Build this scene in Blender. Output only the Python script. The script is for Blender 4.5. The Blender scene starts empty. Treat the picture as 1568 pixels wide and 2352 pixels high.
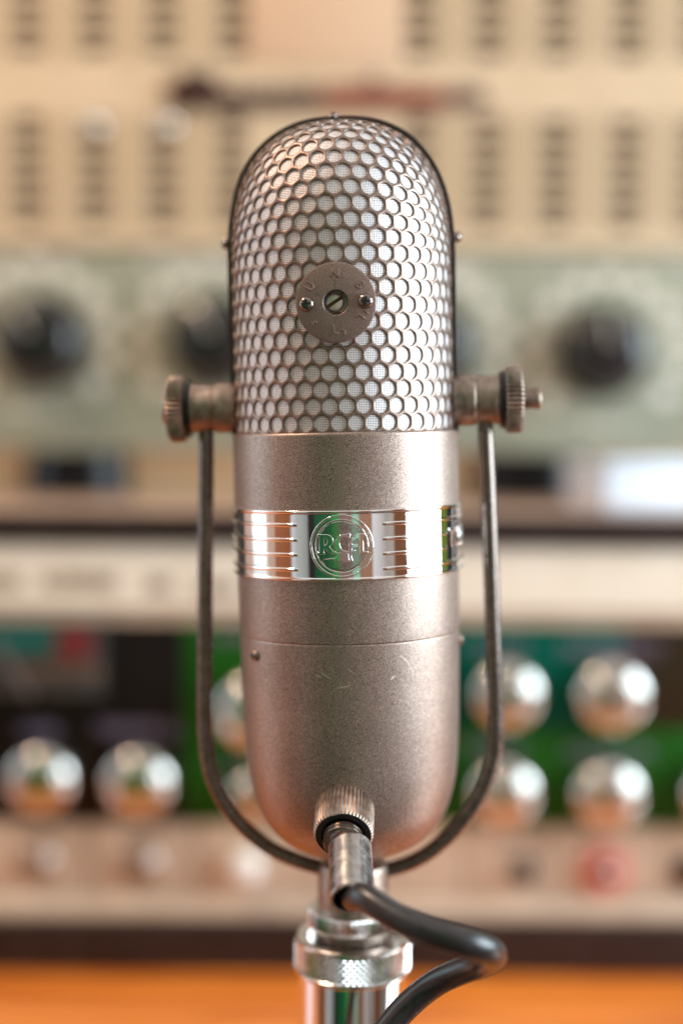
import bpy, bmesh, math, random
from mathutils import Vector, Matrix
random.seed(7)
R = math.radians
MM = 0.001
scn = bpy.context.scene
COL = scn.collection

# ------------------------------------------------------------------ camera, world, lights, exposure
EYE = 0.2723                     # lens height above the table
DIST = 0.444                     # lens to microphone axis
PITCH, ROLL = R(3.5), R(0.45)
cam_d = bpy.data.cameras.new('camera')
cam = bpy.data.objects.new('camera', cam_d)
COL.objects.link(cam)
cam_d.sensor_fit = 'VERTICAL'
cam_d.sensor_height = 36.0
cam_d.lens = 50.0
cam_d.clip_start, cam_d.clip_end = 0.01, 60.0
CAM_M = Matrix.Translation((0, -DIST, EYE)) @ Matrix.Rotation(R(90) - PITCH, 4, 'X') @ Matrix.Rotation(ROLL, 4, 'Z')
cam.matrix_world = CAM_M
cam_d.dof.use_dof = True
cam_d.dof.focus_distance = DIST - 0.034
cam_d.dof.aperture_fstop = 2.2
cam_d.dof.aperture_blades = 0
scn.camera = cam

world = bpy.data.worlds.new('World')
scn.world = world
world.use_nodes = True
bg = world.node_tree.nodes['Background']
bg.inputs['Color'].default_value = (1.0, 0.96, 0.92, 1)
bg.inputs['Strength'].default_value = 0.47

def area(name, loc, target, sx, sy, power, color):
    l = bpy.data.lights.new(name, 'AREA')
    l.shape = 'RECTANGLE'; l.size = sx; l.size_y = sy; l.energy = power; l.color = color
    o = bpy.data.objects.new(name, l); COL.objects.link(o)
    o.location = loc
    o.rotation_euler = (Vector(target) - Vector(loc)).to_track_quat('-Z', 'Y').to_euler()
    return o
area('window_light', (1.17, -0.19, 0.54), (0.0, -0.19, 0.54), 0.94, 0.80, 17.5, (0.74, 0.90, 1.0))
area('far_window_light', (-1.17, 0.16, 0.50), (0, 0.16, 0.5), 0.40, 0.8, 1.3, (0.45, 0.78, 1.0))
lamp = bpy.data.lights.new('ceiling_lamp', 'POINT')
lamp.energy = 8.5; lamp.color = (1.0, 0.70, 0.48); lamp.shadow_soft_size = 0.05
lo = bpy.data.objects.new('ceiling_lamp', lamp); COL.objects.link(lo)
lo.location = (-0.50, -0.03, 0.97)

vs = scn.view_settings
vs.view_transform = 'Standard'; vs.look = 'None'; vs.exposure = 0.86; vs.gamma = 1.0
scn.cycles.use_denoising = True
try: scn.cycles.denoiser = 'OPENIMAGEDENOISE'
except Exception: pass
scn.cycles.max_bounces = 8
scn.cycles.sample_clamp_indirect = 6.0

# ------------------------------------------------------------------ helpers
FPX = 50.0 / 36.0 * 2352.0
CI = CAM_M.to_3x3()
def at(px, py, Y):
    """point of the plane y = Y that a measured picture point (1568 x 2352) shows"""
    d = CI @ Vector(((px - 784.0) / FPX, -(py - 1176.0) / FPX, -1.0))
    o = Vector((0, -DIST, EYE))
    t = (Y - o.y) / d.y
    return o + d * t
def ax(px, py, Y): return at(px, py, Y).x
def az(py, Y, px=784): return at(px, py, Y).z

def lin(r, g, b):
    f = lambda c: (c / 255 / 12.92) if c <= 10 else ((c / 255 + 0.055) / 1.055) ** 2.4
    return (f(r), f(g), f(b))

def obj(name, bm, mat, parent=None, smooth=True, world_coords=False, kind=None):
    me = bpy.data.meshes.new(name)
    bmesh.ops.recalc_face_normals(bm, faces=bm.faces)
    if smooth:
        for f in bm.faces: f.smooth = True
    bm.to_mesh(me); bm.free()
    if smooth == 'auto':
        try: me.set_sharp_from_angle(angle=R(35))
        except Exception: pass
    return link(name, me, mat, parent, world_coords, kind)
def link(name, me, mat, parent=None, world_coords=False, kind=None):
    o = bpy.data.objects.new(name, me); COL.objects.link(o)
    if mat is not None:
        if len(me.materials) == 0: me.materials.append(mat)
        else: me.materials[0] = mat
    if parent is not None:
        o.parent = parent
        if world_coords: o.matrix_parent_inverse = WM[parent.name].inverted()
    if kind: o['kind'] = kind
    return o
WM = {}
def thing(name, label, cat, M, group=None):
    o = bpy.data.objects.new(name, None); COL.objects.link(o)
    o.matrix_world = M; WM[o.name] = M.copy()
    o.empty_display_size = 0.02
    o['label'] = label; o['category'] = cat
    if group: o['group'] = group
    return o

def lathe(profile, seg=96, M=None, bm=None, close=False):
    """profile [(r, z)] turned round z"""
    bm = bm or bmesh.new(); rings = []
    M = M or Matrix()
    for r, z in profile:
        if abs(r) < 1e-9: rings.append([bm.verts.new(M @ Vector((0, 0, z)))])
        else: rings.append([bm.verts.new(M @ Vector((r * math.cos(2*math.pi*i/seg), r * math.sin(2*math.pi*i/seg), z))) for i in range(seg)])
    pairs = list(zip(rings, rings[1:]))
    if close: pairs.append((rings[-1], rings[0]))
    for a, b in pairs:
        for i in range(seg):
            j = (i + 1) % seg
            if len(a) == 1 and len(b) == 1: continue
            if len(a) == 1: bm.faces.new((a[0], b[i], b[j]))
            elif len(b) == 1: bm.faces.new((a[i], a[j], b[0]))
            else: bm.faces.new((a[i], a[j], b[j], b[i]))
    return bm

def axis_matrix(origin, d, up=(1, 0, 0)):
    z = Vector(d).normalized(); x = Vector(up); x = (x - z * x.dot(z)).normalized(); y = z.cross(x)
    m = Matrix((x, y, z)).transposed().to_4x4(); m.translation = Vector(origin)
    return m

def knurl(r, depth, n, z0, z1, ch, M=None, bm=None, inner=None, seg=4):
    """straight knurled wheel, solid or as a ring"""
    bm = bm or bmesh.new(); M = M or Matrix(); N = n * seg
    shape = [0.0, 0.35, 1.0, 0.35] if seg == 4 else [0.0, 1.0]
    def ring(k, z): return [bm.verts.new(M @ Vector(((r - k - depth*shape[i % seg]*(1 if k < depth else 0)) * math.cos(2*math.pi*i/N),
                                                    (r - k - depth*shape[i % seg]*(1 if k < depth else 0)) * math.sin(2*math.pi*i/N), z))) for i in range(N)]
    inner = inner if inner is not None else 0.0
    rings = [ring(max(ch, depth*1.05), z0), ring(0, z0 + ch), ring(0, z1 - ch), ring(max(ch, depth*1.05), z1)]
    if inner > 0:
        a = [bm.verts.new(M @ Vector((inner*math.cos(2*math.pi*i/N), inner*math.sin(2*math.pi*i/N), z0))) for i in range(N)]
        b = [bm.verts.new(M @ Vector((inner*math.cos(2*math.pi*i/N), inner*math.sin(2*math.pi*i/N), z1))) for i in range(N)]
        rings = [a] + rings + [b]
        rings.append(a)
    for p, q in zip(rings, rings[1:]):
        for i in range(N):
            j = (i + 1) % N; bm.faces.new((p[i], p[j], q[j], q[i]))
    if inner <= 0:
        bm.faces.new(rings[0]); bm.faces.new(rings[-1])
    return bm

def diamond(r, depth, n, rows, z0, z1, bm=None):
    """diamond knurling: staggered four-sided points over a plain ring"""
    bm = lathe([(r - depth, z0), (r - depth, z1)], n*2, bm=bm); h = (z1 - z0) / rows; st_ = 2*math.pi/n
    P_ = lambda a, z, rr: bm.verts.new((rr*math.cos(a), rr*math.sin(a), min(max(z, z0), z1)))
    for k in range(2*rows + 1):
        for i in range(n):
            a = (i + .5*(k % 2))*st_; z = z0 + k*h/2
            c = [P_(a - st_/2, z, r - depth*.97), P_(a, z - h/2, r - depth*.97), P_(a + st_/2, z, r - depth*.97), P_(a, z + h/2, r - depth*.97)]
            t = P_(a, z, r)
            for m_ in range(4): bm.faces.new((c[m_], c[(m_+1) % 4], t))
    return bm

def box(x0, x1, y0, y1, z0, z1, bm=None, bevel=0.0, seg=2, M=None):
    b = bmesh.new()
    bmesh.ops.create_cube(b, size=1.0)
    for v in b.verts:
        v.co = Vector((x0 + (v.co.x + .5)*(x1-x0), y0 + (v.co.y + .5)*(y1-y0), z0 + (v.co.z + .5)*(z1-z0)))
    if bevel > 0: bmesh.ops.bevel(b, geom=list(b.edges), offset=bevel, segments=seg, profile=0.6, affect='EDGES')
    if M: bmesh.ops.transform(b, matrix=M, verts=b.verts)
    if bm is None: return b
    return join(bm, b)
def join(bm, b):
    vm = {v: bm.verts.new(v.co) for v in b.verts}
    for f in b.faces:
        try: bm.faces.new([vm[v] for v in f.verts])
        except ValueError: pass
    b.free(); return bm

def catmull(pts, n=10):
    P = [Vector(p) for p in pts]; P = [P[0]*2 - P[1]] + P + [P[-1]*2 - P[-2]]; out = []
    for i in range(1, len(P) - 2):
        for k in range(n):
            t = k / n; a, b, c, d = P[i-1], P[i], P[i+1], P[i+2]
            out.append(0.5*((2*b) + (c-a)*t + (2*a-5*b+4*c-d)*t*t + (3*b-a-3*c+d)*t**3))
    out.append(P[-2].copy()); return out
def tube(path, rx, ry=None, seg=24, bm=None, ref=(0, 1, 0), taper=None, cap=True, transport=False):
    """rx across, ry along the reference direction"""
    bm = bm or bmesh.new(); ry = ry or rx; ref = Vector(ref); rings = []; prev = None
    for i, p in enumerate(path):
        t = (path[min(i+1, len(path)-1)] - path[max(i-1, 0)]).normalized()
        b = ref - t*ref.dot(t) if prev is None else prev - t*prev.dot(t)
        b.normalize(); prev = b if transport else None
        a = t.cross(b); k = taper(i/(len(path)-1)) if taper else 1.0
        rings.append([bm.verts.new(p + a*rx*k*math.cos(2*math.pi*j/seg) + b*ry*k*math.sin(2*math.pi*j/seg)) for j in range(seg)])
    for p, q in zip(rings, rings[1:]):
        for j in range(seg):
            k = (j + 1) % seg; bm.faces.new((p[j], p[k], q[k], q[j]))
    if cap: bm.faces.new(rings[0]); bm.faces.new(rings[-1])
    return bm

def curve_bm(polys, extrude, bevel, res=2):
    """flat filled outlines (holes by crossing) given thickness and rounded edges"""
    cu = bpy.data.curves.new('outline', 'CURVE'); cu.dimensions = '2D'; cu.fill_mode = 'BOTH'
    cu.extrude = extrude; cu.bevel_depth = bevel; cu.bevel_resolution = res
    for pts in polys:
        s = cu.splines.new('POLY'); s.points.add(len(pts) - 1); s.use_cyclic_u = True
        for p, q in zip(s.points, pts): p.co = (q[0], q[1], 0, 1)
    return _curve_to_bm(cu)
def text_bm(txt, size, extrude, bevel, res=2):
    cu = bpy.data.curves.new('letters', 'FONT'); cu.body = txt; cu.size = size; cu.extrude = extrude
    cu.bevel_depth = bevel; cu.bevel_resolution = res; cu.align_x = 'CENTER'; cu.align_y = 'CENTER'
    return _curve_to_bm(cu)
def _curve_to_bm(cu):
    o = bpy.data.objects.new('outline', cu); COL.objects.link(o)
    bpy.context.view_layer.update()
    dg = bpy.context.evaluated_depsgraph_get()
    me = bpy.data.meshes.new_from_object(o.evaluated_get(dg))
    bm = bmesh.new(); bm.from_mesh(me)
    bpy.data.objects.remove(o); bpy.data.meshes.remove(me); bpy.data.curves.remove(cu)
    bmesh.ops.remove_doubles(bm, verts=bm.verts, dist=1e-7)
    return bm

# ------------------------------------------------------------------ materials
def mat(name, color, rough=0.5, metal=0.0, spec=0.5, coat=0.0):
    m = bpy.data.materials.new(name); m.use_nodes = True
    b = m.node_tree.nodes['Principled BSDF']
    b.inputs['Base Color'].default_value = (*color, 1); b.inputs['Roughness'].default_value = rough
    b.inputs['Metallic'].default_value = metal; b.inputs['Specular IOR Level'].default_value = spec
    b.inputs['Coat Weight'].default_value = coat; b.inputs['Coat Roughness'].default_value = 0.08
    return m
def nodes(m): return m.node_tree.nodes, m.node_tree.links, m.node_tree.nodes['Principled BSDF']
def speckle(m, scale, c0, c1, lo=0.35, hi=0.65, rough=None, bump=0.0, bumpscale=None, detail=2.0, dist=0.0002):
    n, l, b = nodes(m)
    tc = n.new('ShaderNodeTexCoord'); no = n.new('ShaderNodeTexNoise'); no.inputs['Scale'].default_value = scale; no.inputs['Detail'].default_value = detail
    l.new(tc.outputs['Object'], no.inputs['Vector'])
    cr = n.new('ShaderNodeValToRGB'); cr.color_ramp.elements[0].position = lo; cr.color_ramp.elements[1].position = hi
    cr.color_ramp.elements[0].color = (*c0, 1); cr.color_ramp.elements[1].color = (*c1, 1)
    l.new(no.outputs['Fac'], cr.inputs['Fac']); l.new(cr.outputs['Color'], b.inputs['Base Color'])
    if rough:
        mr = n.new('ShaderNodeMapRange'); mr.inputs['From Min'].default_value = 0.3; mr.inputs['From Max'].default_value = 0.7
        mr.inputs['To Min'].default_value = rough[0]; mr.inputs['To Max'].default_value = rough[1]
        l.new(no.outputs['Fac'], mr.inputs['Value']); l.new(mr.outputs['Result'], b.inputs['Roughness'])
    if bump:
        bp = n.new('ShaderNodeBump'); bp.inputs['Strength'].default_value = bump; bp.inputs['Distance'].default_value = dist
        src = no
        if bumpscale:
            src = n.new('ShaderNodeTexNoise'); src.inputs['Scale'].default_value = bumpscale; src.inputs['Detail'].default_value = 3
            l.new(tc.outputs['Object'], src.inputs['Vector'])
        l.new(src.outputs['Fac'], bp.inputs['Height']); l.new(bp.outputs['Normal'], b.inputs['Normal'])
    return m

PAINT = speckle(mat('umber_metallic_paint', (.4, .33, .29), 0.42, 0.85), 5000, (.16, .115, .092), (.70, .54, .46), 0.37, 0.65, (0.36, 0.50), 0.3, 5000, 1.0, 0.00005)
def patina(m, scale, k0, k1):
    n, l, b = nodes(m)
    src = b.inputs['Base Color'].links[0].from_socket
    tc = n.new('ShaderNodeTexCoord'); no = n.new('ShaderNodeTexNoise'); no.inputs['Scale'].default_value = scale; no.inputs['Detail'].default_value = 6; no.inputs['Roughness'].default_value = .65
    l.new(tc.outputs['Object'], no.inputs['Vector'])
    mr = n.new('ShaderNodeMapRange'); mr.inputs['From Min'].default_value = .35; mr.inputs['From Max'].default_value = .65
    mr.inputs['To Min'].default_value = k0; mr.inputs['To Max'].default_value = k1
    l.new(no.outputs['Fac'], mr.inputs['Value'])
    mx = n.new('ShaderNodeMix'); mx.data_type = 'RGBA'; mx.blend_type = 'MULTIPLY'; mx.inputs['Factor'].default_value = 1.0
    l.new(src, mx.inputs['A']); l.new(mr.outputs['Result'], mx.inputs['B']); l.new(mx.outputs['Result'], b.inputs['Base Color'])
patina(PAINT, 38, .90, 1.06)
GRILLE = speckle(mat('grille_paint', (.3, .23, .2), 0.4, 0.8), 5200, (.17, .115, .09), (.44, .325, .27), 0.36, 0.66, (0.34, 0.44), 0.25, 5200, 1.0, 0.00005)
DISC = speckle(mat('plate_paint', (.3, .25, .22), 0.48, 0.75), 5200, (.20, .13, .11), (.50, .36, .31), 0.36, 0.66, (0.42, 0.56), 0.3, 5200, 1.0, 0.00006)
CHROME = mat('chrome', (.93, .92, .90), 0.035, 1.0)
n, l, b = nodes(CHROME)
tc = n.new('ShaderNodeTexCoord'); no = n.new('ShaderNodeTexNoise'); no.inputs['Scale'].default_value = 260; no.inputs['Detail'].default_value = 4
l.new(tc.outputs['Object'], no.inputs['Vector'])
mr = n.new('ShaderNodeMapRange'); mr.inputs['From Min'].default_value = .35; mr.inputs['From Max'].default_value = .75; mr.inputs['To Min'].default_value = .02; mr.inputs['To Max'].default_value = .09
l.new(no.outputs['Fac'], mr.inputs['Value']); l.new(mr.outputs['Result'], b.inputs['Roughness'])
NICKEL = speckle(mat('aged_nickel', (.4, .31, .26), 0.3, 1.0), 400, (.30, .225, .18), (.46, .37, .31), 0.35, 0.7, (0.38, 0.52))
BRONZE = speckle(mat('dark_bronze_yoke', (.18, .14, .12), 0.26, 0.85), 300, (.18, .14, .12), (.23, .185, .16), 0.35, 0.65, (0.22, 0.30))
DARKMETAL = mat('black_washer', (.03, .026, .025), 0.35, 0.3)
RIMM = speckle(mat('shaded_frame_paint', (.1, .07, .06), 0.35, 0.8), 1500, (.05, .035, .032), (.09, .066, .06), 0.35, 0.65, (0.3, 0.45))  # body paint darkened to stand for shade on the grazing rim
SCREWM = mat('dark_steel', (.30, .25, .22), 0.22, 1.0)
SLOTM = mat('black_recess', (.012, .010, .009), 0.6)
STEEL = speckle(mat('spring_steel', (.6, .57, .55), 0.24, 1.0), 300, (.5, .46, .44), (.68, .64, .62), 0.3, 0.7, (0.18, 0.34))
RUBBER = speckle(mat('black_cable_rubber', (.02, .018, .019), 0.3, 0, .7), 900, (.016, .014, .015), (.03, .026, .027), 0.3, 0.7, (0.27, 0.36), 0.15, 1200, 2.0, 0.0001)
LINTM = mat('lint', (.6, .58, .55), 0.8)
COLLARM = speckle(mat('dull_chrome', (.75, .73, .70), 0.2, 1.0), 300, (.68, .65, .62), (.82, .80, .77), 0.3, 0.7, (0.14, 0.26))

# woven wire liner behind the perforated grille: threads and the dark gaps between them
LINER = mat('wire_mesh', (.8, .8, .8), 0.42, 0.35)
n, l, b = nodes(LINER)
tc = n.new('ShaderNodeTexCoord'); sp = n.new('ShaderNodeSeparateXYZ'); l.new(tc.outputs['Object'], sp.inputs[0])
def mth(op, a, bb=None):
    k = n.new('ShaderNodeMath'); k.operation = op
    for i, x in enumerate((a, bb)):
        if x is None: continue
        if isinstance(x, (int, float)): k.inputs[i].default_value = x
        else: l.new(x, k.inputs[i])
    return k.outputs[0]
PITCH_W = 0.00050
ang = mth('MULTIPLY', mth('ARCTAN2', sp.outputs['X'], mth('MULTIPLY', sp.outputs['Y'], -1.0)), 0.0333)
su = mth('ABSOLUTE', mth('SINE', mth('MULTIPLY', ang, math.pi / PITCH_W)))
sv = mth('ABSOLUTE', mth('SINE', mth('MULTIPLY', sp.outputs['Z'], math.pi / PITCH_W)))
gap = mth('MULTIPLY', mth('GREATER_THAN', su, 0.78), mth('GREATER_THAN', sv, 0.78))
mx = n.new('ShaderNodeMix'); mx.data_type = 'RGBA'
mx.inputs['A'].default_value = (.95, .90, .90, 1); mx.inputs['B'].default_value = (.03, .03, .035, 1)
l.new(gap, mx.inputs['Factor']); l.new(mx.outputs['Result'], b.inputs['Base Color'])
hgt = mth('ADD', mth('MULTIPLY', su, su), mth('MULTIPLY', sv, sv))
bp = n.new('ShaderNodeBump'); bp.inputs['Strength'].default_value = 0.4; bp.inputs['Distance'].default_value = 0.00012; bp.invert = True
l.new(hgt, bp.inputs['Height']); l.new(bp.outputs['Normal'], b.inputs['Normal'])

CREAM = speckle(mat('cream_enamel', lin(214, 190, 158), 0.45), 60, lin(210, 186, 154), lin(218, 194, 162), 0.3, 0.7, (0.4, 0.5))
SAGE = speckle(mat('sage_green_enamel', lin(152, 152, 132), 0.4), 40, lin(146, 146, 125), lin(158, 158, 140), 0.3, 0.7, (0.36, 0.46))
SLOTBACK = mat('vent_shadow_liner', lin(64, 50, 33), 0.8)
BAKELITE = mat('black_bakelite', (.014, .012, .013), 0.22, 0, 0.3, 0.65)
PRINTW = mat('pale_print', lin(236, 229, 214), 0.6)
PRINTD = mat('grey_print', lin(120, 98, 82), 0.6)
PRINTV = mat('lilac_print', lin(150, 135, 160), 0.6)
LOGOD = mat('dark_badge_enamel', lin(58, 28, 24), 0.35)
LOGOR = mat('red_badge_enamel', lin(132, 52, 32), 0.35)
FOOT = mat('glossy_black_foot', (.010, .009, .010), 0.24, 0, 0.28, 0.0)
UNDER = speckle(mat('pale_cabinet_gap_glow', lin(240, 212, 172), 0.5), 30, lin(236, 206, 166), lin(244, 218, 178))
TOPM = speckle(mat('case_top_reflection', lin(196, 166, 146), 0.4), 80, lin(188, 158, 138), lin(204, 174, 154), 0.3, 0.7, (0.34, 0.46))
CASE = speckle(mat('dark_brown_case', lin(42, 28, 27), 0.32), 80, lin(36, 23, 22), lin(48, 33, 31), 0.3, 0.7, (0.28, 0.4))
IVORY = speckle(mat('ivory_enamel', lin(240, 232, 214), 0.4), 50, lin(236, 227, 208), lin(244, 237, 220), 0.3, 0.7, (0.34, 0.46))
PINKP = speckle(mat('champagne_panel', lin(205, 182, 158), 0.38), 50, lin(200, 176, 152), lin(210, 188, 165), 0.3, 0.7, (0.3, 0.44))
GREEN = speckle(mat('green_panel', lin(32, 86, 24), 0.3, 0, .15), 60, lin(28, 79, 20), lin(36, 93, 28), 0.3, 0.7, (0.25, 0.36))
TEALP = speckle(mat('teal_reflection_tint', lin(4, 74, 56), 0.3, 0, .1), 60, lin(2, 76, 62), lin(5, 88, 72), 0.3, 0.7, (0.25, 0.36))
BROWNP = mat('brown_reflection_tint', lin(48, 38, 24), 0.35, 0, .25)
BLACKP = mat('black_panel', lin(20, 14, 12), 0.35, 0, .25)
METERF = mat('meter_face', lin(78, 72, 74), 0.5)
TEALS = mat('teal_scale', lin(20, 120, 112), 0.5)
REDS = mat('red_scale', lin(140, 42, 46), 0.5)
NEEDLE = mat('meter_needle', lin(150, 140, 138), 0.5)
GLASS = mat('meter_glass', (1, 1, 1), 0.02); GLASS.node_tree.nodes['Principled BSDF'].inputs['Transmission Weight'].default_value = 1.0
GLASS.node_tree.nodes['Principled BSDF'].inputs['IOR'].default_value = 1.3
KNOBM = mat('spun_aluminium', (.74, .71, .66), 0.15, 1.0)
JACKM = mat('dull_jack_metal', (.50, .42, .37), 0.3, 1.0)
REDK = mat('red_collar', lin(222, 140, 124), 0.4)
WHITEK = mat('white_button', lin(240, 236, 228), 0.25, 0, 0.5, 0.5)

WOOD = mat('orange_varnished_wood', (.6, .22, .05), 0.28, 0, 0.5, 0.8)
n, l, b = nodes(WOOD)
tc = n.new('ShaderNodeTexCoord'); mp = n.new('ShaderNodeMapping'); mp.inputs['Scale'].default_value = (1.2, 14, 14)
l.new(tc.outputs['Object'], mp.inputs['Vector'])
no = n.new('ShaderNodeTexNoise'); no.inputs['Scale'].default_value = 5; no.inputs['Detail'].default_value = 6; no.inputs['Distortion'].default_value = 0.6
l.new(mp.outputs['Vector'], no.inputs['Vector'])
cr = n.new('ShaderNodeValToRGB'); cr.color_ramp.elements[0].position = .36; cr.color_ramp.elements[1].position = .66
cr.color_ramp.elements[0].color = (.52, .11, .010, 1); cr.color_ramp.elements[1].color = (.92, .28, .04, 1)
l.new(no.outputs['Fac'], cr.inputs['Fac']); l.new(cr.outputs['Color'], b.inputs['Base Color'])

# ------------------------------------------------------------------ unseen room round the table, wall colours added for the chrome's reflections
def reflection_wall_piece(name, x0, x1, y0, y1, color, z0=-0.75, z1=1.7, rough=0.7):
    o = obj(name, box(x0, x1, y0, y1, z0, z1, bevel=0.004), mat(name + '_finish', color, rough), smooth='auto')
    o['kind'] = 'structure'; return o
BY = -1.5
back = [(-1.21, -.95, (.02, .015, .013)), (-.945, -.41, (.005, .12, .04)), (-.405, -.22, (.03, .34, .07)), (-.215, .12, (.27, .16, .15)),
        (.125, .30, (.30, .58, .44)), (.305, .66, (.36, .17, .10)), (.665, 1.21, (.80, .79, .80))]
for x0, x1, c in back: reflection_wall_piece('reflection_wall', x0, x1, BY - .05, BY, c)
left = [(-1.495, -.95, (.62, .61, .60)), (-.945, -.79, (.80, .79, .84)), (-.785, -.31, (.36, .11, .04)), (-.305, -.09, (.62, .42, .33)), (.40, .82, (.78, .62, .56)), (.825, 1.5, (.05, .035, .035))]
for y0, y1, c in left: reflection_wall_piece('reflection_wall', -1.25, -1.2, y0, y1, c)
right = [(-1.495, -1.16, (.80, .79, .80)), (-1.155, -.67, (.36, .15, .07)), (.28, .60, (.20, .36, .05)), (.605, 1.5, (.012, .018, .05))]
for y0, y1, c in right: reflection_wall_piece('reflection_wall', 1.2, 1.25, y0, y1, c)
reflection_wall_piece('reflection_wall', 1.2, 1.25, -.665, .275, (.42, .43, .47), -.75, .13)
reflection_wall_piece('reflection_wall', 1.2, 1.25, -.665, .275, (.6, .6, .6), .96, 1.7)
o = obj('floor', box(-1.3, 1.3, -1.6, 1.6, -.80, -.752), mat('floor_finish', (.16, .09, .06), 0.5), smooth=False); o['kind'] = 'structure'

# ------------------------------------------------------------------ table
tb = thing('table', 'orange varnished wooden table under the microphone stand and the mixer', 'table', Matrix.Translation((0, 0.1, -0.03)))
obj('table_top', box(-.95, .95, -.056, 1.0, -.035, 0, bevel=.004), WOOD, tb, smooth='auto', world_coords=True)
for x in (-.88, .88):
    for y in (-.02, .93): obj('leg', box(x-.03, x+.03, y-.03, y+.03, -.75, -.036, bevel=.003), WOOD, tb, smooth='auto', world_coords=True)

# ------------------------------------------------------------------ microphone
MIC_M = Matrix.Translation((0.0009, 0, EYE)) @ Matrix.Rotation(R(-1.75), 4, 'Y') @ Matrix.Rotation(R(-3.0), 4, 'Z')
mic = thing('ribbon_microphone', 'vintage grey-brown ribbon microphone with perforated capsule grille held in a U-shaped yoke', 'microphone', MIC_M)

# grille shell: hexagonally packed holes over a half capsule
GR, Z0, HD, NE = 33.8, 50.0, 42.6, 2.5
def dome_profile(Rr, H, K=160):
    pts = []
    for i in range(K + 1):
        t = math.pi / 2 * i / K
        pts.append((Rr * max(math.cos(t), 0) ** (2/NE), H * max(math.sin(t), 0) ** (2/NE)))
    return pts
DP = dome_profile(GR, HD)
DL = [0.0]
for p, q in zip(DP, DP[1:]): DL.append(DL[-1] + math.hypot(q[0]-p[0], q[1]-p[1]))
def dome_at(s):
    s = max(0.0, min(DL[-1], s)); lo, hi = 0, len(DL) - 1
    while hi - lo > 1:
        m = (lo + hi) // 2
        if DL[m] <= s: lo = m
        else: hi = m
    f = (s - DL[lo]) / max(1e-9, DL[hi] - DL[lo])
    return DP[lo][0] + f*(DP[hi][0]-DP[lo][0]), DP[lo][1] + f*(DP[hi][1]-DP[lo][1])
def shell(u, v):
    lam = max(-math.pi/2*1.02, min(math.pi/2*1.02, u / GR))
    if v <= Z0: return Vector((GR*math.sin(lam), -GR*math.cos(lam), v))
    be = min((v - Z0) / DL[-1], 1.0) * math.pi / 2
    a = Vector((math.cos(be)*math.sin(lam), -math.cos(be)*math.cos(lam), math.sin(be)))
    c = Vector((math.sin(lam), -math.cos(lam)*math.cos(be), math.cos(lam)*math.sin(be)))
    d = (a*0.45 + c*0.55).normalized()
    r, z = dome_at(math.asin(max(-1, min(1, d.z))) / (math.pi/2) * DL[-1])
    h = math.hypot(d.x, d.y)
    if h < 1e-6: return Vector((0, 0, Z0 + z))
    return Vector((d.x/h*r, d.y/h*r, Z0 + z))
def shell_n(u, v):
    e = 0.15
    du = shell(u + e, v) - shell(u - e, v); dv = shell(u, v + e) - shell(u, v - e)
    nn = du.cross(dv)
    p = shell(u, v); o = Vector((p.x, p.y, max(p.z - Z0, 0)))
    if nn.length < 1e-9: return o.normalized()
    nn.normalize()
    return nn if nn.dot(o) > 0 else -nn
PU, PV, HR = 5.03, 4.86, 2.24
hexv = [(PU/2, -PV/3), (PU/2, PV/3), (0, 2*PV/3), (-PU/2, PV/3), (-PU/2, -PV/3), (0, -2*PV/3)]
per = []
for (a, b2) in zip(hexv, hexv[1:] + hexv[:1]):
    for k in range(4): per.append((a[0] + (b2[0]-a[0])*k/4, a[1] + (b2[1]-a[1])*k/4))
bm = bmesh.new(); cache = {}
def gv(u, v, off, key=True):
    kk = (round(u, 3), round(v, 3), round(off, 3))
    if kk in cache: return cache[kk]
    p = shell(u, v) - shell_n(u, v) * off
    vv = bm.verts.new(p * MM); cache[kk] = vv; return vv
half = math.pi * GR / 2
for row in range(-1, 25):
    cv = 0.6 + PV * row
    for ci in range(-12, 13):
        cu_ = PU * (ci + (0.5 if row % 2 else 0.0))
        if abs(cu_) > half + 1.6 or cv > Z0 + DL[-1] - 0.5: continue
        rings = [[], [], [], []]
        for (x, y) in per:
            a = math.atan2(y, x)
            rings[0].append(gv(cu_ + x, cv + y, 0))
            rings[1].append(gv(cu_ + (HR+.08)*math.cos(a), cv + (HR+.08)*math.sin(a), 0.0))
            rings[2].append(gv(cu_ + (HR+.015)*math.cos(a), cv + (HR+.015)*math.sin(a), 0.07))
            rings[3].append(gv(cu_ + HR*math.cos(a), cv + HR*math.sin(a), 0.50))
        for p, q in zip(rings, rings[1:]):
            for i in range(24):
                j = (i + 1) % 24
                try: bm.faces.new((p[i], p[j], q[j], q[i]))
                except ValueError: pass
front = obj('grille', bm, GRILLE, mic)
rear = front.copy(); COL.objects.link(rear); rear.parent = mic; rear.rotation_euler = (0, 0, math.pi)
LR = GR - 0.55
prof = [(LR*MM, -3*MM), (LR*MM, 20*MM)] + [(r*MM, (Z0 + z)*MM) for r, z in dome_profile(LR, HD - .55, 40)]
prof[-1] = (0, prof[-1][1])
obj('mesh_liner', lathe(prof, 128), LINER, mic)

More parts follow.
